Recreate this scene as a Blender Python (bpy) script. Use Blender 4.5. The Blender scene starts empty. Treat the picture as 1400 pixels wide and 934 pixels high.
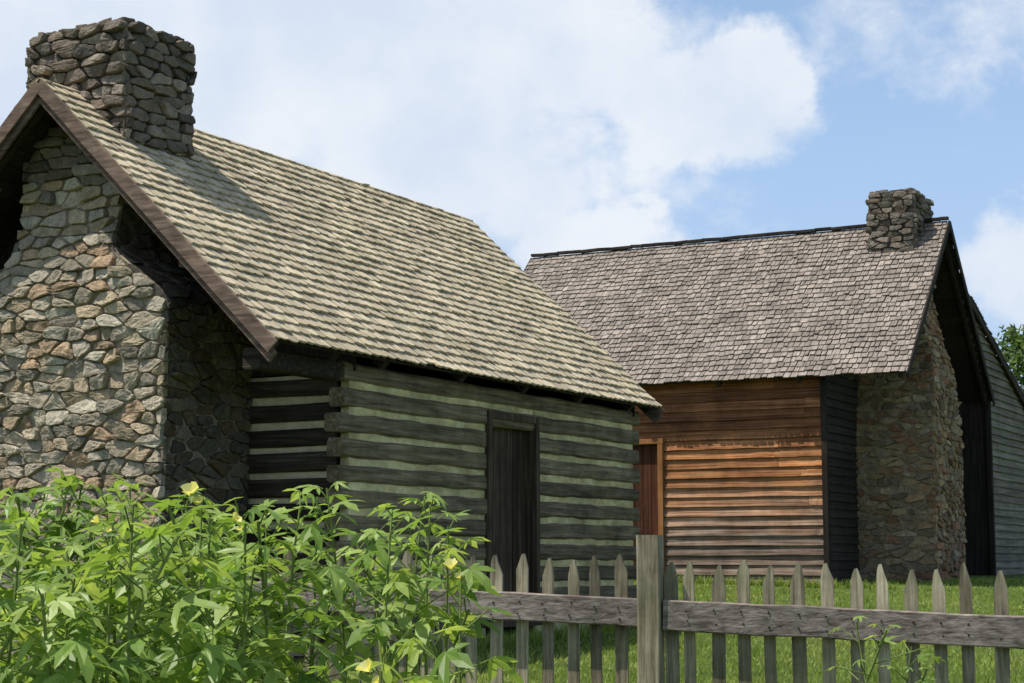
import bpy, math, random
import numpy as np
from mathutils import Vector, noise
R=random.Random(7)
S=bpy.context.scene
def lerp(a,b,t): return a+(b-a)*t
def clamp(x,a,b): return max(a,min(b,x))
def sm(x,a,b):
    t=clamp((x-a)/(b-a),0,1); return t*t*(3-2*t)

class M:
    def __init__(s): s.v=[];s.f=[];s.r=[]
    def add(s,vs,fs,r):
        o=len(s.v); s.v.extend([tuple(q) for q in vs])
        for f in fs: s.f.append(tuple(i+o for i in f)); s.r.append(r)
    def beam(s,p0,p1,w,h,up=(0,0,1),segs=1,jit=0,bev=.01,r=None,taper=1.0):
        p0=Vector(p0);p1=Vector(p1);d=(p1-p0).normalized();up=Vector(up)
        sd=d.cross(up).normalized();u=sd.cross(d)
        if r is None:r=R.random()
        b=bev;vs=[]
        base=[(-w/2+b,-h/2),(w/2-b,-h/2),(w/2,-h/2+b),(w/2,h/2-b),(w/2-b,h/2),(-w/2+b,h/2),(-w/2,h/2-b),(-w/2,-h/2+b)]
        for i in range(segs+1):
            t=i/segs;c=p0.lerp(p1,t);k=lerp(1,taper,t)
            j1=R.uniform(-jit,jit);j2=R.uniform(-jit,jit);k2=1+R.uniform(-jit,jit)/max(h,.01)
            for (a,e) in base:
                vs.append(c+sd*(a*k+j1)+u*(e*k*k2+j2))
        fs=[]
        for i in range(segs):
            for j in range(8):
                a=i*8+j;bb=i*8+(j+1)%8
                fs.append((a,bb,bb+8,a+8))
        fs.append(tuple(reversed(range(8))));fs.append(tuple(range(segs*8,segs*8+8)))
        s.add(vs,fs,r)
    def box(s,a,b,r=None):
        if r is None:r=R.random()
        x0,y0,z0=a;x1,y1,z1=b
        s.add([(x0,y0,z0),(x1,y0,z0),(x1,y1,z0),(x0,y1,z0),(x0,y0,z1),(x1,y0,z1),(x1,y1,z1),(x0,y1,z1)],
              [(0,3,2,1),(4,5,6,7),(0,1,5,4),(1,2,6,5),(2,3,7,6),(3,0,4,7)],r)

def mk(name,m,mat,parent=None,smooth=False):
    me=bpy.data.meshes.new(name);me.from_pydata(m.v,[],m.f);me.update()
    at=me.attributes.new('rnd','FLOAT','FACE');at.data.foreach_set('value',m.r)
    if smooth: me.polygons.foreach_set('use_smooth',[True]*len(me.polygons))
    me.materials.append(mat)
    o=bpy.data.objects.new(name,me);S.collection.objects.link(o)
    if parent:o.parent=parent
    return o
def empty(name,loc=(0,0,0),rz=0):
    o=bpy.data.objects.new(name,None);S.collection.objects.link(o);o.location=loc;o.rotation_euler=(0,0,rz);return o

# ---------------- materials
class NT:
    def __init__(s,name):
        s.m=bpy.data.materials.new(name);s.m.use_nodes=True;s.t=s.m.node_tree
        s.b=s.t.nodes['Principled BSDF'];s.out=s.t.nodes['Material Output']
        s.b.inputs['Specular IOR Level'].default_value=.2
    def n(s,typ,**k):
        x=s.t.nodes.new(typ)
        for a,b in k.items(): setattr(x,a,b)
        return x
    def l(s,a,b): s.t.links.new(a,b)
    def math(s,op,a,b=None,c=None,cl=False):
        x=s.n('ShaderNodeMath',operation=op,use_clamp=cl)
        for i,q in enumerate((a,b,c)):
            if q is None: continue
            if isinstance(q,(int,float)): x.inputs[i].default_value=q
            else: s.l(q,x.inputs[i])
        return x.outputs[0]
    def noise(s,vec,scale,detail=5,rough=.6,dist=0):
        x=s.n('ShaderNodeTexNoise');x.inputs['Scale'].default_value=scale;x.inputs['Detail'].default_value=detail
        x.inputs['Roughness'].default_value=rough;x.inputs['Distortion'].default_value=dist
        if vec is not None:s.l(vec,x.inputs['Vector'])
        return x.outputs['Fac']
    def ramp(s,fac,stops,interp='LINEAR'):
        x=s.n('ShaderNodeValToRGB');x.color_ramp.interpolation=interp
        e=x.color_ramp.elements
        while len(e)<len(stops): e.new(.5)
        for i,(p,c) in enumerate(stops):
            e[i].position=p;e[i].color=(c[0],c[1],c[2],1)
        s.l(fac,x.inputs[0]);return x.outputs[0]
    def mapr(s,v,a,b,c,d):
        x=s.n('ShaderNodeMapRange');s.l(v,x.inputs[0])
        for i,q in enumerate((a,b,c,d)): x.inputs[i+1].default_value=q
        return x.outputs[0]
    def mulc(s,col,fac):
        x=s.n('ShaderNodeVectorMath',operation='SCALE');s.l(col,x.inputs[0]);s.l(fac,x.inputs['Scale']);return x.outputs[0]
    def mix(s,f,a,b):
        x=s.n('ShaderNodeMix',data_type='RGBA')
        if isinstance(f,(int,float)):x.inputs[0].default_value=f
        else:s.l(f,x.inputs[0])
        for q,i in ((a,6),(b,7)):
            if isinstance(q,tuple): x.inputs[i].default_value=(*q,1)
            else: s.l(q,x.inputs[i])
        return x.outputs[2]
    def bump(s,h,st,d):
        x=s.n('ShaderNodeBump');x.inputs['Strength'].default_value=st;x.inputs['Distance'].default_value=d
        s.l(h,x.inputs['Height']);s.l(x.outputs[0],s.b.inputs['Normal'])
def coords(t):
    tc=t.n('ShaderNodeTexCoord').outputs['Object']
    at=t.n('ShaderNodeAttribute',attribute_name='rnd').outputs['Fac']
    sc=t.n('ShaderNodeVectorMath',operation='SCALE');sc.inputs[0].default_value=(17,31,23);t.l(at,sc.inputs['Scale'])
    ad=t.n('ShaderNodeVectorMath',operation='ADD');t.l(tc,ad.inputs[0]);t.l(sc.outputs[0],ad.inputs[1])
    return tc,at,ad.outputs[0]
def wood(name,cols,axis,sc=30,lo=1.2,rvar=.5,stain=.35,bump=.5,bd=.006,zw=None,rough=.85,moss=None,zt=None):
    t=NT(name);tc,at,off=coords(t)
    mp=t.n('ShaderNodeMapping');t.l(off,mp.inputs[0])
    v=[sc]*3;v[axis]=lo;mp.inputs['Scale'].default_value=v
    g=t.noise(mp.outputs[0],1,6,.65,.4)
    rp=lambda cs:t.ramp(g,[(.3+.4*i/(len(cs)-1),q) for i,q in enumerate(cs)])
    c=rp(cols)
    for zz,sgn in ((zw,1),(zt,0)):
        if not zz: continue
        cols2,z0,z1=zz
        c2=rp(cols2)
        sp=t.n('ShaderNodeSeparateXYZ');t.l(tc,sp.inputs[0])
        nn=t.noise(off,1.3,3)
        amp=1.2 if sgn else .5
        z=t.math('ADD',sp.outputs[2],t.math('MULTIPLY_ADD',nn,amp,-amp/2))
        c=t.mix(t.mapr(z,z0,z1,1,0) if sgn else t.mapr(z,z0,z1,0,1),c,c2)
    if moss:
        mf=t.mapr(t.noise(tc,1.4,5,.7),.48,.68,0,moss[1])
        c=t.mix(mf,c,moss[0])
    c=t.mulc(c,t.mapr(at,0,1,1-rvar/2,1+rvar/2))
    c=t.mulc(c,t.mapr(t.noise(tc,2.2,5,.7),.3,.7,1-stain,1+stain*.6))
    t.l(c,t.b.inputs['Base Color']);t.b.inputs['Roughness'].default_value=rough
    t.bump(g,bump,bd);return t.m
def stone(name,cols,rvar=.3,mott=.35,lichen=.3,bump=.8,gain=1.0):
    t=NT(name);tc,at,off=coords(t)
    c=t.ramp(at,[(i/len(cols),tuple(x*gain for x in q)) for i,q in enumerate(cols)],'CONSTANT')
    n1=t.noise(off,9,6,.7);n2=t.noise(off,45,5,.7)
    at2=t.math('FRACT',t.math('MULTIPLY',at,37.7))
    c=t.mulc(c,t.mapr(at2,0,1,1-rvar,1+rvar))
    c=t.mulc(c,t.mapr(n1,.3,.7,1-mott,1+mott))
    c=t.mulc(c,t.mapr(n2,.3,.7,.65,1.3))
    lich=t.mapr(t.noise(tc,5,6,.75),.55,.68,0,lichen)
    c=t.mix(lich,c,(.27*gain,.255*gain,.19*gain))
    t.l(c,t.b.inputs['Base Color']);t.b.inputs['Roughness'].default_value=.9
    h=t.math('ADD',t.math('MULTIPLY',n1,1.0),t.math('MULTIPLY',n2,.4))
    t.bump(h,bump,.03);return t.m

m_roofL=wood('shingle_weathered_tan',[(.34,.275,.185),(.49,.415,.29),(.60,.515,.37),(.74,.65,.49)],0,rvar=.4,stain=.22,moss=((.40,.36,.2),.3))
def fixgrain(m,sx,sy):
    for n in m.node_tree.nodes:
        if n.type=='MAPPING': n.inputs['Scale'].default_value=(sx,sy,sy)
fixgrain(m_roofL,55,5)
m_roofR=wood('shingle_weathered_grey',[(.14,.115,.097),(.23,.195,.166),(.30,.26,.226),(.40,.355,.315)],0,rvar=.5,stain=.3)
fixgrain(m_roofR,60,5)
m_log=wood('hewn_log_dark',[(.045,.033,.020),(.125,.098,.062),(.205,.165,.108),(.33,.27,.18)],0,sc=26,lo=1.3,rvar=.6,stain=.5,bump=1,bd=.014,moss=((.19,.165,.075),.4))
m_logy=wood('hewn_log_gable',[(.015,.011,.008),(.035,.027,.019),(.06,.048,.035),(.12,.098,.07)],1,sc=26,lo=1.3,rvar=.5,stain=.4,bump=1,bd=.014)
m_chink=wood('clay_chinking',[(.43,.37,.17),(.60,.52,.27),(.72,.63,.37)],0,sc=12,lo=5,rvar=.1,stain=.55)
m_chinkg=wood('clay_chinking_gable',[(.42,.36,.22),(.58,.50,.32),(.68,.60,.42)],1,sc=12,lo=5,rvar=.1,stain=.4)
m_rake=wood('rake_board_brown',[(.07,.048,.036),(.16,.11,.085),(.27,.195,.15)],1,sc=30,lo=3,rvar=.4)
m_dark=wood('old_dark_wood',[(.015,.012,.01),(.035,.028,.022),(.06,.048,.04)],2,sc=30,lo=1.5)
m_door=wood('door_plank',[(.025,.018,.012),(.065,.046,.03),(.13,.095,.064)],2,sc=35,lo=1.3,rvar=.9)
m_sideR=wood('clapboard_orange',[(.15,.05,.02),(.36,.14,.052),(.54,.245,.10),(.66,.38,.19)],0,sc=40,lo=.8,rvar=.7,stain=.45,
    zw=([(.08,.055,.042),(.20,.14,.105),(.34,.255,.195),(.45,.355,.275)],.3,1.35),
    zt=([(.085,.03,.014),(.20,.077,.034),(.31,.13,.058),(.40,.20,.095)],1.55,2.25))  # upper boards darker: eave shade painted into the wood colour
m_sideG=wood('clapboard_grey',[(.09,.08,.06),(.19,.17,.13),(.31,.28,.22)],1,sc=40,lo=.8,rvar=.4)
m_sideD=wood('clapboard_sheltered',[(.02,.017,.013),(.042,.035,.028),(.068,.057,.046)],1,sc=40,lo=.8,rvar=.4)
m_trim=wood('trim_orange',[(.30,.12,.04),(.46,.21,.08)],2,sc=40,lo=1)
m_doorR=wood('door_reddish',[(.035,.012,.008),(.08,.028,.014),(.15,.055,.028)],2,sc=40,lo=1)
tan=[(.32,.25,.165),(.34,.285,.205),(.25,.215,.165),(.35,.30,.225),(.30,.215,.14),(.22,.195,.15),(.33,.27,.185),(.37,.33,.255)]
m_stL=stone('fieldstone_tan',tan,gain=1.25,rvar=.22)
m_stS=stone('fieldstone_shaded_side',tan,gain=.42,rvar=.25)  # same tan stones darkened: shade of the side faces put into their colour
m_stT=stone('fieldstone_stack_dark',[(.18,.148,.116),(.23,.19,.152),(.15,.125,.1),(.26,.22,.175),(.19,.153,.118),(.155,.137,.115)],lichen=.12)
m_stR=stone('fieldstone_brown',[(.27,.175,.095),(.22,.155,.1),(.31,.225,.135),(.24,.13,.075),(.19,.15,.1),(.30,.235,.155)],gain=1.15)
m_mort=stone('lime_mortar',[(.21,.18,.13),(.25,.215,.155)],mott=.3)
m_mortR=stone('clay_mortar',[(.22,.17,.11),(.26,.205,.14)],mott=.35,lichen=.2)
m_mortD=stone('old_mortar_dark',[(.07,.058,.043),(.09,.075,.057)],mott=.3,lichen=.05)
m_fence=wood('picket_weathered',[(.12,.102,.063),(.27,.235,.155),(.41,.365,.25),(.54,.485,.35)],2,sc=60,lo=3,rvar=.6,stain=.5,moss=((.23,.225,.11),.5))
m_rail=wood('rail_weathered',[(.09,.073,.062),(.22,.183,.157),(.34,.288,.25),(.45,.39,.345)],0,sc=45,lo=1.8,rvar=.3,stain=.45,bump=.9)

# ---------------- masonry
def voronoi_cells(a0,a1,z0,z1,cw,ch,rr,gap=.035,jit=.42,drop=.14):
    nx=max(1,round((a1-a0)/cw));nz=max(1,round((z1-z0)/ch))
    pts={}
    for j in range(-1,nz+1):
        off=rr.random()
        for i in range(-1,nx+2):
            if rr.random()<drop: continue
            pts[(i,j)]=(i+off+rr.uniform(-jit,jit),j+.5+rr.uniform(-jit,jit)*.8)
    sx=(a1-a0)/nx;sz=(z1-z0)/nz;out=[]
    for (i,j),p in pts.items():
        if not(0<=j<nz) : continue
        poly=[(p[0]-1.6,p[1]-1.3),(p[0]+1.6,p[1]-1.3),(p[0]+1.6,p[1]+1.3),(p[0]-1.6,p[1]+1.3)]
        g=gap*rr.uniform(.6,1.6)
        for (k,l),q in pts.items():
            if (k,l)==(i,j) or abs(k-i)>3 or abs(l-j)>3: continue
            dx=(q[0]-p[0]);dy=(q[1]-p[1])*1.25;L=math.hypot(dx,dy)
            if L<1e-4: continue
            mx,my=(p[0]+q[0])/2-p[0],(p[1]+q[1])/2-p[1]
            nx_,ny_=dx,dy*1.25;ll=math.hypot(nx_,ny_);nx_/=ll;ny_/=ll
            c=mx*nx_+my*ny_-g
            new=[]
            for a in range(len(poly)):
                A=poly[a];B=poly[(a+1)%len(poly)]
                da=(A[0]-p[0])*nx_+(A[1]-p[1])*ny_-c;db=(B[0]-p[0])*nx_+(B[1]-p[1])*ny_-c
                if da<=0:new.append(A)
                if (da<0)!=(db<0):
                    t=da/(da-db);new.append((A[0]+(B[0]-A[0])*t,A[1]+(B[1]-A[1])*t))
            poly=new
            if len(poly)<3:break
        if len(poly)<3:continue
        poly=[(clamp(x,-.02,nx+.02),clamp(y,-.02,nz+.02)) for x,y in poly]
        xs=[x for x,y in poly];ys=[y for x,y in poly]
        if max(xs)-min(xs)<.15 or max(ys)-min(ys)<.15: continue
        out.append([(a0+x*sx,z0+y*sz) for x,y in poly])
    return out
def masonry(m,a0,a1,z0,z1,mapf,cw,ch,depth,seed,valid=None,cut=.018,**kw):
    rr=random.Random(seed)
    for poly in voronoi_cells(a0,a1,z0,z1,cw,ch,rr,**kw):
        ca=sum(p[0] for p in poly)/len(poly);cz=sum(p[1] for p in poly)/len(poly)
        if valid and not valid(ca,cz): continue
        P=[]
        n=len(poly)
        for i in range(n):
            A=poly[i];B=poly[(i+1)%n];L=math.hypot(A[0]-B[0],A[1]-B[1])
            if L<.012: P.append(A);continue
            e=min(.25,cut/L)
            P.append((lerp(A[0],B[0],e),lerp(A[1],B[1],e)))
            if L>.05:
                for q in (.4,.63): P.append((lerp(A[0],B[0],q)+rr.uniform(-.007,.007),lerp(A[1],B[1],q)+rr.uniform(-.006,.006)))
            P.append((lerp(A[0],B[0],1-e),lerp(A[1],B[1],1-e)))
        h=depth*rr.uniform(.4,1.5);ta=rr.uniform(-.22,.22);tz=rr.uniform(-.3,.2)
        vs=[];k=len(P)
        for s_,hh in ((1.0,-.02),(.99,h*.55),(.96,h*.9),(.88,h*1.0),(.5,h*1.03)):
            for (a,z) in P:
                aa=ca+(a-ca)*s_;zz=cz+(z-cz)*s_
                d=hh+((aa-ca)*ta+(zz-cz)*tz+.018*noise.noise(Vector((aa*11,zz*11,seed+ta*9))) if hh>0 else 0)+(rr.uniform(-.003,.003) if hh>0 else 0)
                vs.append(mapf(aa,zz,d))
        vs.append(mapf(ca,cz,h*1.04))
        fs=[]
        for r_ in range(4):
            for i in range(k):
                a=r_*k+i;b=r_*k+(i+1)%k
                fs.append((a,b,b+k,a+k))
        for i in range(k): fs.append((4*k+i,4*k+(i+1)%k,5*k))
        m.add(vs,fs,rr.random())
def chimney(parent,prof,cy,sgnx,z0,zsplit,z1,matA,matS,matB,mortA,cw,ch,depth,seed,kwb):
    for nm,za,zb,mat,sd,c1,c2,dp,kw in (('chimney_base',z0,zsplit,matA,seed,cw,ch,depth,kwb),
            ('chimney_stack',zsplit,z1,matB,seed+50,.22,.095,.055,dict(gap=.045,jit=.28,drop=.08))):
        m=M()
        hwm=max(prof(za)[0],prof(zb)[0])
        def f1(a,z,d):
            hw,xf,xb=prof(z);return (xf+(-d if sgnx>0 else d),cy+clamp(a,-hw-.03,hw+.03),z)
        masonry(m,-hwm-.03,hwm+.03,za,zb,f1,c1,c2,dp,sd,lambda a,z:abs(a)<prof(z)[0]+.04,**kw)
        ms=m
        if nm=='chimney_base': ms=M()
        for sg in (-1,1):
            xs=[prof(za)[1],prof(zb)[1],prof(za)[2],prof(zb)[2]]
            def f2(a,z,d,sg=sg):
                hw,xf,xb=prof(z);lo,hi=min(xf,xb),max(xf,xb)
                return (clamp(a,lo-.02,hi+.02),cy+sg*(hw+d),z)
            masonry(ms,min(xs)-.02,max(xs)+.02,za,zb,f2,c1,c2,dp,sd+7+sg,lambda a,z:min(prof(z)[1:])-.03<a<max(prof(z)[1:])+.03,**kw)
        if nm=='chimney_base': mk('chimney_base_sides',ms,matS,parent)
        if nm=='chimney_stack':
            def f3(a,z,d):
                hw,xf,xb=prof(z);return (xb+(d if sgnx>0 else -d),cy+clamp(a,-hw-.03,hw+.03),z)
            masonry(m,-hwm-.03,hwm+.03,za,zb,f3,c1,c2,dp,sd+20,**kw)
            hw,xf,xb=prof(z1);lo,hi=min(xf,xb),max(xf,xb)
            def f4(a,z,d): return (a,cy+z,z1+d*.6)
            masonry(m,lo-.02,hi+.02,-hw-.02,hw+.02,f4,cw,cw*.8,depth,sd+31)
        mk(nm,m,mat,parent)
    for nm,za,zb,mt in (('chimney_mortar',z0,zsplit,mortA),('stack_mortar',zsplit,z1,m_mortD)):
        c=M();zs=[za+(zb-za)*i/30 for i in range(31)];vs=[]
        for z in zs:
            hw,xf,xb=prof(z)
            vs+=[(xf,cy-hw,z),(xb,cy-hw,z),(xb,cy+hw,z),(xf,cy+hw,z)]
        fs=[]
        for i in range(30):
            for j in range(4):
                a=i*4+j;b=i*4+(j+1)%4;fs.append((a,b,b+4,a+4))
        if nm=='stack_mortar': fs.append((120,121,122,123))
        c.add(vs,fs,.5);mk(nm,c,mt,parent)

# ---------------- shingles
def shingles(m,org,xd,sd,nd,length,slope,expo,width,th,seed,cham=.25,jitr=.012,wv=.35):
    rr=random.Random(seed);org=Vector(org);xd=Vector(xd);sd=Vector(sd).normalized();nd=Vector(nd).normalized()
    rows=int(slope/expo)+1
    for i in range(rows):
        s0=i*expo-.04
        x=-rr.uniform(0,width)
        wav=rr.uniform(-.004,.004);ph=rr.uniform(0,6)
        while x<length:
            w=width*rr.uniform(1-wv,1+wv)
            xa=max(x,-.01);xb=min(x+w,length+.01);x+=w
            if xb-xa<.02: continue
            g=rr.uniform(.003,.009);xa+=g;xb-=g
            lo=s0+rr.uniform(-jitr,jitr)+.006*math.sin(xa*1.3+ph);hi=min(s0+expo*1.7,slope+.01)
            if rr.random()<.03: lo+=rr.uniform(.01,.04)
            c=(xb-xa)*cham;cs=c*.6
            tt=th*rr.uniform(.8,1.6);t1=rr.uniform(-.004,.005)
            hl=.010+tt+th*.9+abs(wav)+rr.uniform(0,.004);hh=.004+th*.35
            out=[(xa,lo+cs),(xa+c,lo),(xb-c,lo),(xb,lo+cs),(xb,hi),(xa,hi)]
            vs=[]
            for (a,s_) in out:
                k=(s_-lo)/(hi-lo);vs.append(org+xd*a+sd*s_+nd*(lerp(hl,hh,k)+(t1 if a>xa+c else 0)))
            for (a,s_) in out:
                k=(s_-lo)/(hi-lo);vs.append(org+xd*a+sd*s_+nd*(lerp(hl-tt,hh-.004,k)))
            fs=[(0,1,2,3,4,5)]+[(j,j+6,(j+1)%6+6,(j+1)%6) for j in range(6)]
            m.add(vs,fs,rr.random())

# ---------------- ground
def gz(y,x=0):
    return -1.2+.045*(clamp(y,5,29.5)-8)
def gzz(x,y): return gz(y)+.03*noise.noise(Vector((x*.25,y*.25,0)))
def ground():
    m=M();xs=[-900,-300,-120,-60]+[-40+i*1.0 for i in range(81)]+[60,120,300,900]
    ys=[-600,-200,-80,-30]+[-20+i*1.0 for i in range(101)]+[120,250,700,1500]
    for y in ys:
        for x in xs: m.v.append((x,y,gzz(x,y)))
    w=len(xs)
    for j in range(len(ys)-1):
        for i in range(w-1):
            a=j*w+i;m.f.append((a,a+1,a+w+1,a+w));m.r.append(0)
    t=NT('lawn_ground');tc=t.n('ShaderNodeTexCoord').outputs['Object']
    c=t.ramp(t.noise(tc,1.2,6,.7),[(.3,(.09,.13,.025)),(.5,(.14,.20,.04)),(.7,(.21,.25,.07))])
    c=t.mulc(c,t.mapr(t.noise(tc,40,4,.7),.3,.7,.6,1.3))
    t.l(c,t.b.inputs['Base Color']);t.b.inputs['Roughness'].default_value=1
    t.bump(t.noise(tc,60,4,.8),1,.04)
    mk('ground',m,t.m,None,True)
ground()
def leafmat(name,c1,c2,c3,trans=.45,gloss=.45):
    t=NT(name);tc,at,off=coords(t)
    c=t.ramp(at,[(0,c1),(.5,c2),(1,c3)])
    c=t.mulc(c,t.mapr(t.noise(tc,6,3),.3,.7,.75,1.2))
    t.l(c,t.b.inputs['Base Color']);t.b.inputs['Roughness'].default_value=gloss;t.b.inputs['Specular IOR Level'].default_value=.35
    tr=t.n('ShaderNodeBsdfTranslucent')
    cc=t.n('ShaderNodeVectorMath',operation='MULTIPLY');t.l(c,cc.inputs[0]);cc.inputs[1].default_value=(1.4,1.35,.75)
    t.l(cc.outputs[0],tr.inputs[0])
    mx=t.n('ShaderNodeMixShader');mx.inputs[0].default_value=trans
    t.l(t.b.outputs[0],mx.inputs[1]);t.l(tr.outputs[0],mx.inputs[2]);t.l(mx.outputs[0],t.out.inputs[0])
    return t.m
m_grass=leafmat('grass_blades',(.17,.26,.045),(.26,.36,.07),(.38,.45,.12),.4,.6)
def grass():
    m=M();rr=random.Random(3)
    for i in range(90000):
        y=8.3+20.5*rr.random()**1.1
        x=lerp(-.35*y+2.2,.34*y,rr.random())
        z=gzz(x,y);h=rr.uniform(.02,.05)*(1+.7*noise.noise(Vector((x,y,3))));w=rr.uniform(.004,.008)*(1+y*.05)
        a=rr.uniform(0,6.28);dx=math.cos(a)*w;dy=math.sin(a)*w;lx=rr.uniform(-.03,.03);ly=rr.uniform(-.03,.03)
        m.add([(x-dx,y-dy,z-.01),(x+dx,y+dy,z-.01),(x+lx,y+ly,z+h)],[(0,1,2)],clamp(.5+.6*noise.noise(Vector((x*.8,y*.8,7)))+rr.uniform(-.3,.3),0,1))
    def tuft(x,y,n,hh):
        z=gzz(x,y)
        for k in range(n):
            a=rr.uniform(0,6.28);r_=rr.uniform(0,.07);X=x+math.cos(a)*r_;Y=y+math.sin(a)*r_;h=hh*rr.uniform(.5,1.2);w=.004+.0003*y
            b=rr.uniform(0,6.28);m.add([(X-math.cos(b)*w,Y-math.sin(b)*w,z-.01),(X+math.cos(b)*w,Y+math.sin(b)*w,z-.01),(X+math.cos(a)*h*.5,Y+math.sin(a)*h*.5,z+h)],[(0,1,2)],rr.random())
    for i in range(260):
        s_=rr.uniform(-7.6,0);tuft(5.7+.883*(s_)-.14-.469*.1,26.1-.469*s_-.1+.0,9,.14)
    for i in range(220):
        s_=rr.uniform(0,7.2);o=rr.uniform(-.15,.1);tuft(-1.876+.489*s_+.872*o,13.69+.872*s_-.489*o,9,.16)
    for i in range(160):
        x=rr.uniform(-2,4.5);tuft(x,8-.29*(x-.617)+rr.uniform(-.1,.15),10,.16)
    mk('grass',m,m_grass)
grass()

# ================= LOG CABIN =================
angL=math.atan2(.872,.489)
cab=empty('log_cabin',(-1.876,13.69,0),angL)
EZ=1.727;RZ=4.13;W=2.52;LEN=7.21;WX0=1.39;WX1=7.02
sl=(RZ-EZ)/W;SL=math.hypot(W,RZ-EZ);gL=-1.15
m=M();n1=Vector((0,-(RZ-EZ),W)).normalized()
shingles(m,(0,0,EZ),(1,0,0),(0,W,RZ-EZ),n1,LEN,SL,.132,.125,.015,11,jitr=.007,wv=.22,cham=.28)
mk('roof_shingles',m,m_roofL,cab)
m=M();n2=Vector((0,(RZ-EZ),W)).normalized()
shingles(m,(0,2*W,EZ),(1,0,0),(0,-W,RZ-EZ),n2,LEN,SL,.132,.125,.015,12)
mk('roof_shingles_rear',m,m_roofL,cab)
m=M()
nb=20
for side in (0,1):
    for i in range(nb):
        s0=(i+.03)/nb;s1=(i+.97)/nb
        y0=W*s0;y1=W*s1;z0=EZ+(RZ-EZ)*s0;z1=EZ+(RZ-EZ)*s1
        if side: y0=2*W-y0;y1=2*W-y1
        c0=Vector((0.03,(y0+y1)/2,(z0+z1)/2-.018));c1=c0+Vector((LEN-.06,0,0))
        nn=n2 if side else n1
        m.beam(c0,c1,SL/nb*.97,.025,up=nn,bev=.002)
mk('roof_sheathing',m,m_dark,cab)
m=M()
for xx in (.12,.95,WX0+.3,3,4.2,5.4,6.6,7.08):
    for sg in (0,1):
        y0=.05 if not sg else 2*W-.05
        m.beam((xx,y0,EZ+.05*sl-.1),(xx,W,RZ-.11),.07,.1,up=(0,0,1))
mk('rafters',m,m_dark,cab)
m=M()
for xx in (-.012,LEN+.012):
    for y0 in (-.03,2*W+.03):
        m.beam((xx,y0,EZ-.075),(xx,W,RZ-.05),.028,.12,up=(0,0,1),segs=9,jit=.003,bev=.004,r=.75)
        m.beam((xx+(.035 if xx<0 else -.035),y0+(.02 if y0<0 else -.02),EZ-.15),(xx+(.035 if xx<0 else -.035),W,RZ-.14),.03,.10,up=(0,0,1),segs=4,jit=.002,bev=.004,r=.1)
mk('rake_boards',m,m_rake,cab)
m=M();ch=M();P=.215
ztop=1.60
dx0=WX0+2.369;dx1=WX0+3.284;dz1=1.38;dz0=-.55
z=ztop
while z>gL-.1:
    cy=.28
    h=.157+R.uniform(-.014,.012)
    if z+h/2>dz1+.03 or z<dz0: m.beam((WX0-.12+R.uniform(-.03,.03),cy,z),(WX1+.1+R.uniform(-.02,.02),cy,z),.16,h,segs=20,jit=.008,bev=.022)
    else:
        m.beam((WX0-.12+R.uniform(-.03,.03),cy,z),(dx0-.05,cy,z),.16,h,segs=9,jit=.008,bev=.022)
        m.beam((dx1+.05,cy,z),(WX1+.1+R.uniform(-.02,.02),cy,z),.16,h,segs=12,jit=.008,bev=.022)
    m.beam((WX0-.1,2*W-cy,z),(WX1+.1,2*W-cy,z),.16,h,segs=4,jit=.006,bev=.022)
    z-=P
for (a,b) in ((WX0+.02,dx0-.03),(dx1+.03,WX1-.02)):
    ch.box((a,.225,gL-.2),(b,.31,ztop),.3)
ch.box((dx0-.03,.236,dz1),(dx1+.03,.309,ztop),.5)
ch.box((WX0+.02,2*W-.31,gL-.2),(WX1-.02,2*W-.235,ztop),.3)
mk('wall_logs',m,m_log,cab);mk('wall_chinking',ch,m_chink,cab)
m=M()
for cy in (.29,2*W-.29): m.beam((.14,cy,ztop+.0),(WX0-.14,cy,ztop),.17,.17,segs=3,jit=.004,bev=.02)
mk('eave_plates',m,m_logy,cab)
m=M();ch=M()
z=ztop-P/2
while z>gL-.1:
    h=.158+R.uniform(-.012,.012)
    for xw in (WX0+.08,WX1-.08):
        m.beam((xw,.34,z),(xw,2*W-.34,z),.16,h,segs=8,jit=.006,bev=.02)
    z-=P
ch.box((WX0+.035,.37,gL-.2),(WX0+.12,2*W-.37,ztop),.3)
ch.box((WX1-.12,.37,gL-.2),(WX1-.05,2*W-.37,ztop),.3)
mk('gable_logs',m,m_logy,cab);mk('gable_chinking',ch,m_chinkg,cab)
m=M()
for xw in (WX0+.05,WX1-.05):
    z=ztop+.02
    while z<RZ-.2:
        hh=.17;ya=(z+hh-EZ)/sl+.12
        if ya<W-.05:
            m.beam((xw,ya,z+hh/2),(xw,2*W-ya,z+hh/2),.03,.18,bev=.003)
        z+=hh
mk('gable_boards',m,m_dark,cab)
m=M()
for y0 in (1.0,2*W-1.0): m.beam((.15,y0,EZ+1.0*sl-.23),(WX0,y0,EZ+1.0*sl-.23),.12,.12,bev=.01)
m.beam((.3,2*W-.3,ztop-.02),(.3,3.9,ztop-.02),.1,.12,bev=.01)
m.beam((.2,2*W-.5,1.6),(.2,3.2,3.3),.08,.1,bev=.01)
mk('overhang_purlins',m,m_rake,cab)
m=M();k=7;wd=(dx1-dx0)/k
for i in range(k):
    m.beam((dx0+wd*(i+.5),.33+R.uniform(-.004,.004),dz0),(dx0+wd*(i+.5),.33,dz1-.02),.028,wd*.94,up=(1,0,0),bev=.003)
mk('door',m,m_door,cab)
m=M()
for xx in (dx0-.02,dx1+.02): m.beam((xx,.26,dz0-.05),(xx,.26,dz1+.04),.17,.07,up=(1,0,0),bev=.005,segs=4,jit=.002)
m.beam((dx0-.06,.265,dz1+.03),(dx1+.06,.265,dz1+.03),.17,.07,bev=.005)
m.beam((dx0-.06,.24,dz0-.04),(dx1+.06,.24,dz0-.04),.26,.07,bev=.005)
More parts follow.
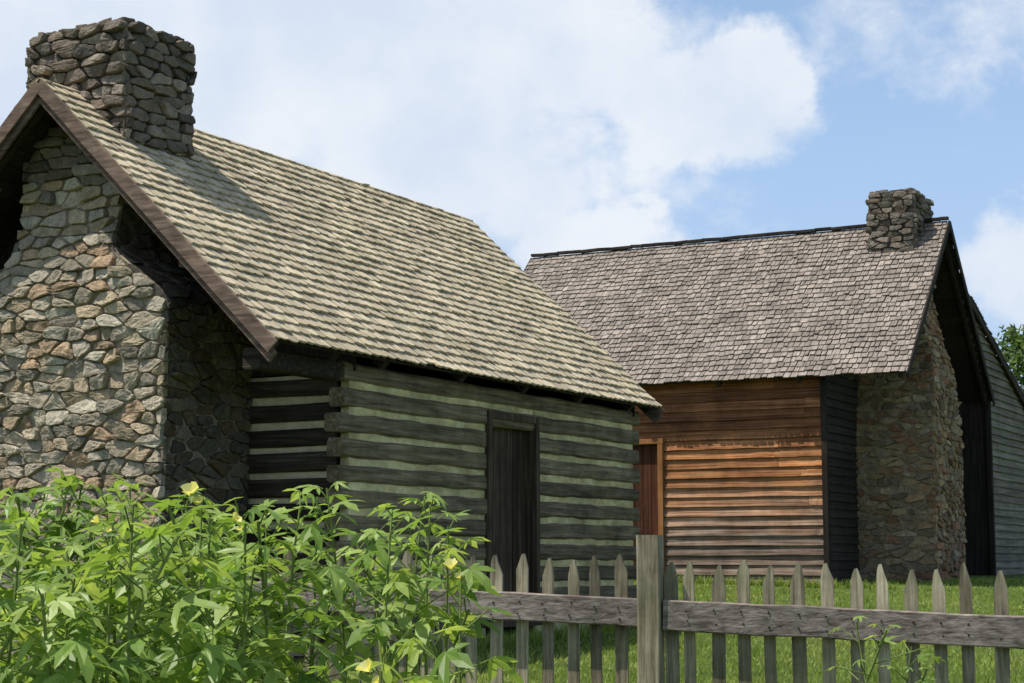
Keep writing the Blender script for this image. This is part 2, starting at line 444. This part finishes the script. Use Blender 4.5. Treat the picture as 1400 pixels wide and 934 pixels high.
mk('door_frame',m,m_door,cab)
def profL(z):
    t=sm(z,2.12,2.75);return (lerp(1.225,.545,t),lerp(.28,.48,sm(z,2.25,3.3)),lerp(1.39,1.31,sm(z,3.0,3.4)))
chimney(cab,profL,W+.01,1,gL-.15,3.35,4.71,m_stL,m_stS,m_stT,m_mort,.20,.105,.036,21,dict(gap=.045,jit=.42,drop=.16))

# ================= CLAPBOARD HOUSE =================
hs=empty('clapboard_house',(5.84,26.08,0),math.atan2(-.469,.883))
EZ2=2.80;RZ2=5.51;W2=2.74;LEN2=7.64;sl2=(RZ2-EZ2)/W2;SL2=math.hypot(W2,RZ2-EZ2);g2=-.5
n1=Vector((0,-(RZ2-EZ2),W2)).normalized();n2=Vector((0,(RZ2-EZ2),W2)).normalized()
m=M();shingles(m,(-LEN2,0,EZ2),(1,0,0),(0,W2,RZ2-EZ2),n1,LEN2,SL2,.125,.105,.013,31,cham=.12,jitr=.02);mk('roof_shingles',m,m_roofR,hs)
m=M();shingles(m,(-LEN2,2*W2,EZ2),(1,0,0),(0,-W2,RZ2-EZ2),n2,LEN2,SL2,.125,.12,.014,32,cham=.1,jitr=.016);mk('roof_shingles_rear',m,m_roofR,hs)
m=M();x=-LEN2
while x<-.05:
    w=R.uniform(.2,.4);m.beam((x,W2-.03,RZ2+.045+R.uniform(-.008,.008)),(min(x+w,0),W2-.03,RZ2+.045+R.uniform(-.006,.006)),.09,.05,bev=.006);x+=w
mk('ridge_cap',m,m_dark,hs)
m=M()
for side in (0,1):
    for i in range(20):
        s0=(i+.03)/20;s1=(i+.97)/20;y=W2*(s0+s1)/2;z=EZ2+(RZ2-EZ2)*(s0+s1)/2-.018
        if side:y=2*W2-y
        m.beam((-LEN2+.03,y,z),(-.03,y,z),SL2/20*.97,.025,up=(n2 if side else n1),bev=.002)
for xx in (-.12,-.9,-1.7,-3,-4.5,-6,-7.5):
    for y0 in (.05,2*W2-.05): m.beam((xx,y0,EZ2-.06),(xx,W2,RZ2-.1),.07,.1)
mk('roof_frame',m,m_dark,hs)
m=M()
for xx in (.012,-LEN2-.012):
    for y0 in (-.03,2*W2+.03): m.beam((xx,y0,EZ2-.07),(xx,W2,RZ2-.03),.028,.11,segs=6,jit=.003,bev=.004)
mk('rake_boards',m,m_dark,hs)
def board(m,pf,a,b,z,zt,n,sg,o):
    vs=[]
    for i in range(n+1):
        X=lerp(a+.001,b-.001,i/n);j=R.uniform(-.005,.005)
        vs+=[pf(X,.046+o+j,z+j),pf(X,.008,zt),pf(X,-.005,zt),pf(X,.004,z+j)]
    fs=[]
    for i in range(n):
        for k in range(4):
            p=i*4+k;q=i*4+(k+1)%4;fs.append((p,q,q+4,p+4))
    fs+=[(0,1,2,3),(n*4,n*4+1,n*4+2,n*4+3)]
    m.add(vs,fs,R.random())
def clap_x(m,x0,x1,y,z0,z1,h=.15,sg=-1):
    z=z0
    while z<z1-.01:
        zt=min(z+h+.01,z1)
        cuts=[x0]
        while cuts[-1]<x1: cuts.append(min(cuts[-1]+R.uniform(1.8,3.6),x1))
        for a,b in zip(cuts,cuts[1:]):
            board(m,lambda X,o,zz:(X,y+sg*o,zz),a,b,z,zt,7,sg,R.uniform(-.006,.008))
        z+=h
def clap_y(m,yf,x,z0,z1,h=.13,sg=1):
    z=z0
    while z<z1-.01:
        zt=min(z+h+.01,z1);a,b=yf(z+h/2)
        if b-a>.05: board(m,lambda Y,o,zz:(x+sg*o,Y,zz),a,b,z,zt,4,sg,R.uniform(-.003,.004))
        z+=h
XW=-1.39;XE=-7.4;d1=XW-2.72;d0=XW-3.62;dt=1.86
m=M()
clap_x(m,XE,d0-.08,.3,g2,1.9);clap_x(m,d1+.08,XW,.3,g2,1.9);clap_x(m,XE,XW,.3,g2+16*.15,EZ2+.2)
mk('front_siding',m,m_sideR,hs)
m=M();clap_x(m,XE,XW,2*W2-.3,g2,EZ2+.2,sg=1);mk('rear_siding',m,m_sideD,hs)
m=M()
def gf(z):
    if z<EZ2+.28: return (.3,2*W2-.3)
    a=(z-EZ2)/sl2+.1;return (a,2*W2-a)
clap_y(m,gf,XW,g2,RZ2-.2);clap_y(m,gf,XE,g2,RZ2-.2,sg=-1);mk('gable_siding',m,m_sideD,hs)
m=M();m.box((XE+.03,.33,g2-.2),(d0-.06,.4,EZ2+.1));m.box((d1+.06,.33,g2-.2),(XW-.03,.4,EZ2+.1));m.box((d0-.06,.331,dt+.05),(d1+.06,.399,EZ2+.1))
m.box((XE+.03,2*W2-.4,g2-.2),(XW-.03,2*W2-.33,EZ2+.1))
for xx in (XE+.035,XW-.075):
    m.add([(xx,.402,g2-.2),(xx,2*W2-.402,g2-.2),(xx,2*W2-.402,EZ2+.2),(xx,W2,RZ2-.15),(xx,.402,EZ2+.2)],[(0,1,2,3,4)],.5)
mk('wall_framing',m,m_dark,hs)
m=M()
m.beam((XW+.015,.275,g2-.1),(XW+.015,.275,EZ2+.12),.08,.09,up=(1,0,0),bev=.004)
m.beam((XE-.015,.275,g2-.1),(XE-.015,.275,EZ2+.12),.08,.09,up=(1,0,0),bev=.004)
mk('corner_boards',m,m_dark,hs)
m=M()
for xx in (d0-.04,d1+.04): m.beam((xx,.265,g2),(xx,.265,dt+.08),.1,.09,up=(1,0,0),bev=.004)
m.beam((d0-.09,.262,dt+.04),(d1+.09,.262,dt+.04),.1,.08,bev=.004)
mk('door_frame',m,m_trim,hs)
m=M()
for i in range(6): m.beam((d0+.15*(i+.5),.33,g2+.1),(d0+.15*(i+.5),.33,dt),.03,.145,up=(1,0,0),bev=.003)
m.beam((d0,.29,g2+.06),(d1,.29,g2+.06),.16,.1)
mk('door',m,m_doorR,hs)
def profR(z):
    t=sm(z,1.7,4.0);return (lerp(.87,.5,t),lerp(-.13,-.45,sm(z,2.6,4.6)),lerp(-1.38,-1.14,sm(z,4.2,4.8)))
chimney(hs,profR,W2-.02,-1,g2-.1,4.5,5.99,m_stR,m_stR,m_stT,m_mortR,.20,.11,.03,61,dict(gap=.08,jit=.42,drop=.14))
m=M();YB=8.7;LZ=4.45
def yf(z):
    a=2*W2 if z<EZ2 else W2+(RZ2-z)/sl2-.02
    b=YB if z<LZ-.349*(YB-4.10) else 4.10+(LZ-z)/.349
    return (a,b)
clap_y(m,yf,-.12,g2,LZ);mk('shed_siding',m,m_sideG,hs)
m=M()
x0,x1=-6.8,-.14
prof=[(2*W2+.01,g2-.1),(YB-.03,g2-.1),(YB-.03,LZ-.349*(YB-4.10)-.06),(4.3,LZ-.13),(2*W2+.01,EZ2)]
n=len(prof);vs=[(x0,y,z) for y,z in prof]+[(x1,y,z) for y,z in prof]
m.add(vs,[tuple(range(n)),tuple(range(2*n-1,n-1,-1))]+[(i,(i+1)%n,(i+1)%n+n,i+n) for i in range(n)],.5)
m.beam((-.09,2*W2-.03,g2-.1),(-.09,2*W2-.03,EZ2),.08,.1,up=(1,0,0));mk('shed_walls',m,m_dark,hs)
m=M();a0=Vector((-7,YB+.15,LZ-.349*(YB+.15-4.10)));sd=Vector((0,-1,.349)).normalized()
shingles(m,a0,(1,0,0),sd,Vector((0,.349,1)),7.0,4.75*1.06,.13,.12,.014,77,cham=.1);mk('shed_roof_shingles',m,m_roofR,hs)
m=M();m.beam((-.03,YB+.16,LZ-.349*(YB+.16-4.1)-.045),(-.03,4.0,LZ-.01),.04,.12);mk('shed_rake_board',m,m_dark,hs)

# ================= FENCE =================
fe=empty('picket_fence')
def fy(x): return 8-.29*(x-.617)
fd=Vector((1,-.29,0)).normalized();fn=Vector((-.29,-1,0)).normalized()
def picket(m,x,top,w,th=.02,off=.02,pt=.075):
    c=Vector((x,fy(x),0))-fn*off;r=R.random();pt*=R.uniform(.8,1.25)
    bot=gz(c.y)+.03;l1=R.uniform(-.014,.014);l2=R.uniform(-.012,.012)
    w2=w/2;pk=R.uniform(-.009,.009)
    out=[(-w2,bot,0),(w2,bot,0),(w2,(bot+top)/2,.5),(w2+R.uniform(-.002,.002),top-pt+R.uniform(-.01,.01),1),(w2*.5+pk,top-pt*.32,1),(pk+.006,top,1),(pk-.006,top-.003,1),(-w2*.5+pk,top-pt*.32,1),(-w2,top-pt+R.uniform(-.01,.01),1),(-w2,(bot+top)/2,.5)]
    vs=[]
    for s_ in (0,1):
        for a,z,k in out:
            p=c+fd*(a+l1*k)-fn*(th*s_+l2*k);vs.append((p.x,p.y,z))
    n=len(out)
    m.add(vs,[tuple(range(n)),tuple(range(2*n-1,n-1,-1))]+[(i,i+n,(i+1)%n+n,(i+1)%n) for i in range(n)],r)
nails=M()
m=M();x=.617+.17
def nail(x):
    for dz in (-.04,-.095):
        zc=-.165-.04*(x-.617)+dz+R.uniform(-.008,.008);c=Vector((x+R.uniform(-.01,.01),fy(x),zc))+fn*.033
        nails.beam(c,c+fn*.003,.008,.008,bev=.002)
while x<5.2:
    top=.0-.012*(x-.6)+R.uniform(-.02,.02);picket(m,x,top,.056+R.uniform(-.008,.008));nail(x);x+=.116+R.uniform(-.009,.009)
picket(m,.617+.095,-.0,.06)
x=.617-.13
while x>-6:
    top=.02+.03*sm(-x,-.5,.4)+R.uniform(-.02,.02);picket(m,x,top,.054+R.uniform(-.008,.008));nail(x);x-=.111+R.uniform(-.009,.009)
mk('pickets',m,m_fence,fe);mk('nail_heads',nails,m_dark,fe)
m=M()
def rail(x0,x1,dz,h):
    a=Vector((x0,fy(x0),-.165-.04*(x0-.617)-h/2+dz))+fn*.012;b=Vector((x1,fy(x1),-.165-.04*(x1-.617)-h/2+dz))+fn*.012
    m.beam(a,b,.04,h,segs=18,jit=.003,bev=.006)
for dz in (0,-.66):
    rail(.617+.06,3.1,dz,.135);rail(3.11,5.3,dz,.13);rail(-1.9,.617-.05,dz,.125);rail(-4.4,-1.91,dz,.12);rail(-6.2,-4.41,dz,.12)
mr=mk('rails',m,m_rail,fe)
m=M()
for px in (.617,3.1,-1.9,-4.4):
    c=Vector((px,fy(px),0))+fn*(.0 if px==.617 else -.09)
    top=.118 if px==.617 else -.03
    m.beam((c.x,c.y,gz(c.y)-.3),(c.x,c.y,top),.105,.105,up=fn,segs=9,jit=.002,bev=.007,r=.6)
mk('posts',m,m_fence,fe)

# ================= OKRA PLANTS =================
m_leaf=leafmat('okra_leaf',(.15,.26,.05),(.26,.39,.085),(.41,.52,.16),.45,.42)
m_stem=wood('okra_stem',[(.14,.2,.05),(.24,.3,.09)],2,sc=40,lo=3)
m_pet=leafmat('flower_petal',(.80,.76,.2),(.85,.80,.28),(.88,.84,.42),.35,.5)
def leaf(m,base,d,L,rr):
    d=Vector(d);d.z*=.4;d.normalize();s_=d.cross(Vector((0,0,1))).normalized();u=s_.cross(d).normalized()
    roll=rr.uniform(-.6,.6);pitch=rr.uniform(-.8,.25)
    d2=(d*math.cos(pitch)+u*math.sin(pitch));u2=s_.cross(d2).normalized()
    s2=s_*math.cos(roll)+u2*math.sin(roll);u3=s2.cross(d2).normalized()
    nl=rr.choice([3,5,5,5]);narrow=rr.uniform(8,15)
    angs=[-62,0,62] if nl==3 else [-105,-52,0,52,105]
    lens=[.78,1,.78] if nl==3 else [.55,.85,1.05,.85,.55]
    droop=rr.uniform(.15,.5);fold=rr.uniform(.05,.3)
    def pt(r,a):
        a=math.radians(a+rr.uniform(-4,4));rr_=r*L
        x=math.sin(a)*rr_;y=math.cos(a)*rr_
        return base+s2*x+d2*y+u3*(-droop*(rr_**2)/L+0)-Vector((0,0,droop*.3*rr_*r))
    vs=[base.copy()];fs=[]
    r=rr.random()
    vs.append(pt(.12,angs[0]-40))
    for k,(a,l) in enumerate(zip(angs,lens)):
        v0=len(vs)-1
        vs.append(pt(l*.38,a-narrow*1.7));vs.append(pt(l*.68,a-narrow*1.15));vs.append(pt(l,a))
        vs.append(pt(l*.68,a+narrow*1.15));vs.append(pt(l*.38,a+narrow*1.7))
        rib=len(vs);q=pt(l*.6,a);q=q-u3*fold*L*.25;vs.append(q)
        i1,i2,i3,i4,i5=v0+1,v0+2,v0+3,v0+4,v0+5
        fs+=[(0,v0,i1),(0,i1,rib),(i1,i2,rib),(i2,i3,rib),(i3,i4,rib),(i4,i5,rib),(i5,0,rib)]
        if k<len(angs)-1:
            vs.append(pt(.32,(a+angs[k+1])/2));fs.append((0,i5,len(vs)-1))
        else:
            vs.append(pt(.12,a+40));fs.append((0,i5,len(vs)-1))
    m.add(vs,fs,r)
def flower(m,c,d,sz,rr):
    d=Vector(d).normalized();a=d.orthogonal().normalized();b=d.cross(a)
    for k in range(5):
        t=k*2*math.pi/5;vs=[c]
        for (rad,dt_,hh) in ((.5,-.6,.45),(.85,-.66,.95),(.95,0,1.1),(.85,.66,.95),(.5,.6,.45)):
            q=t+dt_;vs.append(c+(a*math.cos(q)+b*math.sin(q))*rad*sz*rr.uniform(.85,1.1)+d*hh*sz+Vector((0,0,rr.uniform(-.15,.15)*sz)))
        m.add(vs,[(0,1,2),(0,2,3),(0,3,4),(0,4,5)],rr.random())
def plant(x,y,ztop,seed,dens=1.0,fl=None,lsz=1.0,bare=.12):
    rr=random.Random(seed);zg=gz(y);e=empty('okra_plant',(x,y,zg));H=ztop-zg
    st=M();lf=M();ax=rr.uniform(-.12,.12);ay=rr.uniform(-.08,.08)
    if fl: ax=ay=0
    def axis(t): return Vector((ax*t*t+.015*math.sin(t*9+seed)*(1-t),ay*t*t+.015*math.cos(t*7+seed)*(1-t),H*t))
    for i in range(8): st.beam(axis(i/8),axis((i+1)/8),.017*(1-.08*i),.017*(1-.08*i),up=(0,1,0),bev=.004)
    branches=[(axis,1.0,bare)]
    for b in range(rr.choice([0,1,2])):
        t0=rr.uniform(.5,.78);p0=axis(t0);a=rr.uniform(0,6.28);ln=rr.uniform(.2,.42)
        p1=p0+Vector((math.cos(a)*ln*.5,math.sin(a)*ln*.5,min(ln,(H-p0.z)*.9)))
        st.beam(p0,p1,.009,.009,up=(0,1,0),bev=.002)
        branches.append((lambda t,p0=p0,p1=p1:p0.lerp(p1,t),(p1-p0).length/H,.0))
    for ax_f,frac,t_start in branches:
        n=int(32*frac*dens*(H/1.5))+(3 if frac<1 else 0);a=rr.uniform(0,6.28)
        for i in range(n):
            t=t_start+(1-t_start)*((i+.5)/n)**.75;a+=2.4+rr.uniform(-.4,.4)
            p=ax_f(t);top=1-t if frac==1 else (1-t)*.4
            pl=lerp(.03,.2,min(1,top*3.2+.1))*rr.uniform(.6,1.25);up=lerp(1.4,.35,min(1,top*4))
            d=Vector((math.cos(a),math.sin(a),up*rr.uniform(.6,1.3))).normalized()
            q=p+d*pl
            st.beam(p,q,.0045,.0045,up=(.3,.9,.1),bev=.001)
            leaf(lf,q,d,lerp(.07,.135,min(1,top*4+.1))*rr.uniform(.65,1.25)*lsz,rr)
    mk('stems',st,m_stem,e);mk('leaves',lf,m_leaf,e)
    if fl:
        f=M()
        for (dx,dy,dz,sz) in fl: flower(f,Vector((dx,dy,H+dz)),(rr.uniform(-.7,.7),-.35,.6),sz,rr)
        mk('flowers',f,m_pet,e)
    return e
PX=lambda px,Y:(px-700)/2427*Y*1.0
rr=random.Random(5)
spec=[]
def topy(px):
    pts=[(-80,630),(0,635),(70,655),(140,690),(200,655),(270,665),(330,695),(400,670),(470,670),(530,680),(590,700),(640,770),(700,800)]
    for (a,b),(c,d) in zip(pts,pts[1:]):
        if a<=px<=c: return lerp(b,d,(px-a)/(c-a))
    return 800
px=-90
while px<400:
    Y=rr.uniform(6.3,7.3);ty=topy(px)+rr.uniform(0,30)
    spec.append((px,Y,ty,1.0,.12));px+=rr.uniform(24,40)
px=-70
while px<350:
    Y=rr.uniform(5.2,6.1);ty=topy(px)+rr.uniform(20,140)
    spec.append((px,Y,ty,1.0,.12));px+=rr.uniform(34,56)
for q in ((428,6.7,680,.5,.45),(488,6.4,668,.5,.62),(545,6.9,680,.45,.66),(580,6.3,690,.4,.66),(612,6.6,720,.35,.66),(445,5.6,850,.8,.12),(540,5.4,890,.6,.1),(625,5.8,925,.4,.1),(370,5.7,700,.6,.35),(520,6.1,700,.4,.68)): spec.append(q)
for i,(px_,Y,ty,dn,br) in enumerate(spec):
    plant(PX(px_,Y),Y,(768-ty)/2427*Y,100+i,dn,bare=br)
def fl_obj(px_,py,Y,sz,seed,d=.5,br=.12):
    x=PX(px_,Y);z=(768-py)/2427*Y
    plant(x+.03,Y+.03,z-.0,seed,d,[(-.03,-.05,.0,sz),(.0,-.07,-.03,sz*.6)],bare=br)
fl_obj(263,680,5.9,.036,901);fl_obj(618,778,5.9,.026,902,.25,.5);fl_obj(140,715,5.3,.018,903);fl_obj(322,713,5.5,.02,904);fl_obj(508,915,5.2,.028,905)
w=plant(PX(1190,7.2),7.2,-.24,950,.6,None,.5);w.name='garden_weed'
w=plant(PX(1215,7.3),7.3,-.34,951,.6,None,.5);w.name='garden_weed'

# ================= TREES =================
m_tl=leafmat('tree_leaves',(.04,.08,.02),(.08,.14,.03),(.13,.21,.05),.3,.6)
m_bark=wood('bark',[(.05,.04,.03),(.12,.1,.08)],2,sc=10,lo=2)
def tree(name,x,y,H,Rc,n,seed,ls=.16):
    rr=random.Random(seed);e=empty(name,(x,y,gz(y)));t=M();l=M()
    t.beam((0,0,-.2),(0,0,H*.6),.4,.4,up=(0,1,0),bev=.1,segs=5,jit=.04,taper=.4)
    cl=[]
    for i in range(26):
        a=rr.uniform(0,6.28);hh=rr.uniform(.35,.95);rad=Rc*math.sqrt(max(.05,1-((hh-.6)/.42)**2))*rr.uniform(.4,.9)
        c=Vector((math.cos(a)*rad,math.sin(a)*rad,H*hh));t.beam((0,0,H*rr.uniform(.3,.55)),c,.1,.1,up=(0,1,.1),bev=.02,taper=.3);cl.append((c,Rc*rr.uniform(.22,.4)))
    for i in range(n):
        c,r_=rr.choice(cl);d=Vector((rr.gauss(0,1),rr.gauss(0,1),rr.gauss(0,.8)));d=d.normalized()*r_*rr.random()**.4
        p=c+d;a=Vector((rr.gauss(0,1),rr.gauss(0,1),rr.gauss(0,1))).normalized();b=a.orthogonal().normalized();s_=ls*rr.uniform(.6,1.3)
        l.add([p-a*s_,p-b*s_*.5,p+a*s_,p+b*s_*.5],[(0,1,2,3)],rr.random())
    mk('trunk',t,m_bark,e);mk('crown',l,m_tl,e)
tree('shade_tree',18.0,58,8.3,2.7,5000,4)
tree('shade_tree',26,50,8.5,4,7000,6)
tree('shade_tree',-22,45,9,4,6000,8)
m=M();rr=random.Random(9)
for c in range(110):
    cx=rr.uniform(-90,90);cyy=rr.uniform(85,100);h=rr.uniform(3,5.6);r_=rr.uniform(2,3.5)
    for i in range(150):
        d=Vector((rr.gauss(0,1),rr.gauss(0,1),rr.gauss(0,1))).normalized()*r_*rr.random()**.35
        p=Vector((cx+d.x,cyy+d.y,max(-.3,h*.5+d.z*h*.5/r_)));a=Vector((rr.gauss(0,1),rr.gauss(0,1),rr.gauss(0,1))).normalized();b=a.orthogonal().normalized();s_=rr.uniform(.3,.7)
        m.add([p-a*s_,p-b*s_*.6,p+a*s_,p+b*s_*.6],[(0,1,2,3)],rr.random())
mk('distant_trees',m,m_tl)

# ================= LIGHT / SKY =================
trav=Vector((.787,.178,-1.68)).normalized()
sun=bpy.data.lights.new('sun','SUN');sun.energy=5.0;sun.angle=math.radians(.5);sun.color=(1,.945,.85)
so=bpy.data.objects.new('sun',sun);S.collection.objects.link(so);so.rotation_euler=trav.to_track_quat('-Z','Y').to_euler();so.location=(-10,-5,20)
wd=bpy.data.worlds.new('World');S.world=wd;wd.use_nodes=True;T=wd.node_tree;bg=T.nodes['Background'];bg.inputs[1].default_value=.1
class W_(NT):
    def __init__(s,t): s.t=t
t=W_(T)
sky=t.n('ShaderNodeTexSky',sky_type='NISHITA');sky.sun_disc=False
sky.sun_elevation=math.asin(-trav.z);sky.sun_rotation=math.atan2(-trav.x,-trav.y)%(2*math.pi)
sky.air_density=1.0;sky.dust_density=.9;sky.ozone_density=1.5
tc=t.n('ShaderNodeTexCoord').outputs['Generated']
def vm(op,a,b):
    x=t.n('ShaderNodeVectorMath',operation=op);t.l(a,x.inputs[0])
    if isinstance(b,tuple):x.inputs[1].default_value=b
    else:t.l(b,x.inputs[1])
    return x.outputs[0]
nw=t.n('ShaderNodeTexNoise');nw.inputs['Scale'].default_value=14;nw.inputs['Detail'].default_value=7;nw.inputs['Roughness'].default_value=.6;t.l(tc,nw.inputs['Vector'])
wrp=vm('ADD',tc,vm('MULTIPLY',vm('SUBTRACT',nw.outputs['Color'],(.5,.5,.5)),(.11,0.,.085)))
dens=None
for (cx,cy,rx,ry,wt) in ((230,30,760,300,1.15),(960,150,190,90,1.3),(1060,90,85,95,1.3),(740,60,260,190,1.05),(830,330,140,75,1.3),(1420,390,140,105,1.4),(600,230,400,140,.8),(1330,20,150,80,.25)):
    c=Vector(((cx-700)/2427,1,(768-cy)/2427)).normalized()
    q=vm('SUBTRACT',wrp,tuple(c));q=vm('MULTIPLY',q,(2427/rx,2.5,2427/ry))
    ln=t.n('ShaderNodeVectorMath',operation='LENGTH');t.l(q,ln.inputs[0])
    v=t.math('MULTIPLY',t.math('SUBTRACT',1.0,ln.outputs['Value']),wt)
    dens=v if dens is None else t.math('MAXIMUM',dens,v)
dens=t.math('MAXIMUM',dens,-.6)
nz=t.noise(vm('MULTIPLY',tc,(1,1,1.4)),22,9,.6,.2)
dd=t.math('ADD',dens,t.math('MULTIPLY_ADD',nz,1.3,-.65))
cov=t.n('ShaderNodeMapRange',interpolation_type='SMOOTHSTEP');t.l(dd,cov.inputs[0]);cov.inputs[1].default_value=-.14;cov.inputs[2].default_value=.5;cov.inputs[3].default_value=.06;cov.inputs[4].default_value=.93
shade=t.mapr(t.noise(tc,9,6,.55),.38,.62,0,1)
cc=t.mix(shade,(7.0,7.9,9.2),(8.7,9.1,9.7))
sp=t.n('ShaderNodeSeparateXYZ');t.l(tc,sp.inputs[0])
haze=t.mapr(sp.outputs[2],.22,.6,.85,0)
hz=t.ramp(t.mapr(sp.outputs[2],0,.4,0,1),[(0,(5.4,7.2,9.6)),(1,(2.7,5.0,9.0))])
skc=t.mix(haze,vm('MULTIPLY',sky.outputs[0],(1.5,1.3,1.1)),hz)
fin=t.mix(cov.outputs[0],skc,cc)
t.l(fin,bg.inputs[0])

cam=bpy.data.cameras.new('Camera');cam.sensor_width=36;cam.lens=36*2427/1400;cam.clip_end=4000;cam.clip_start=.1
co=bpy.data.objects.new('Camera',cam);S.collection.objects.link(co);co.location=(0,0,0);co.rotation_euler=(math.radians(90+7.07),0,0)
S.camera=co
S.view_settings.view_transform='Standard';S.view_settings.look='None';S.view_settings.exposure=0
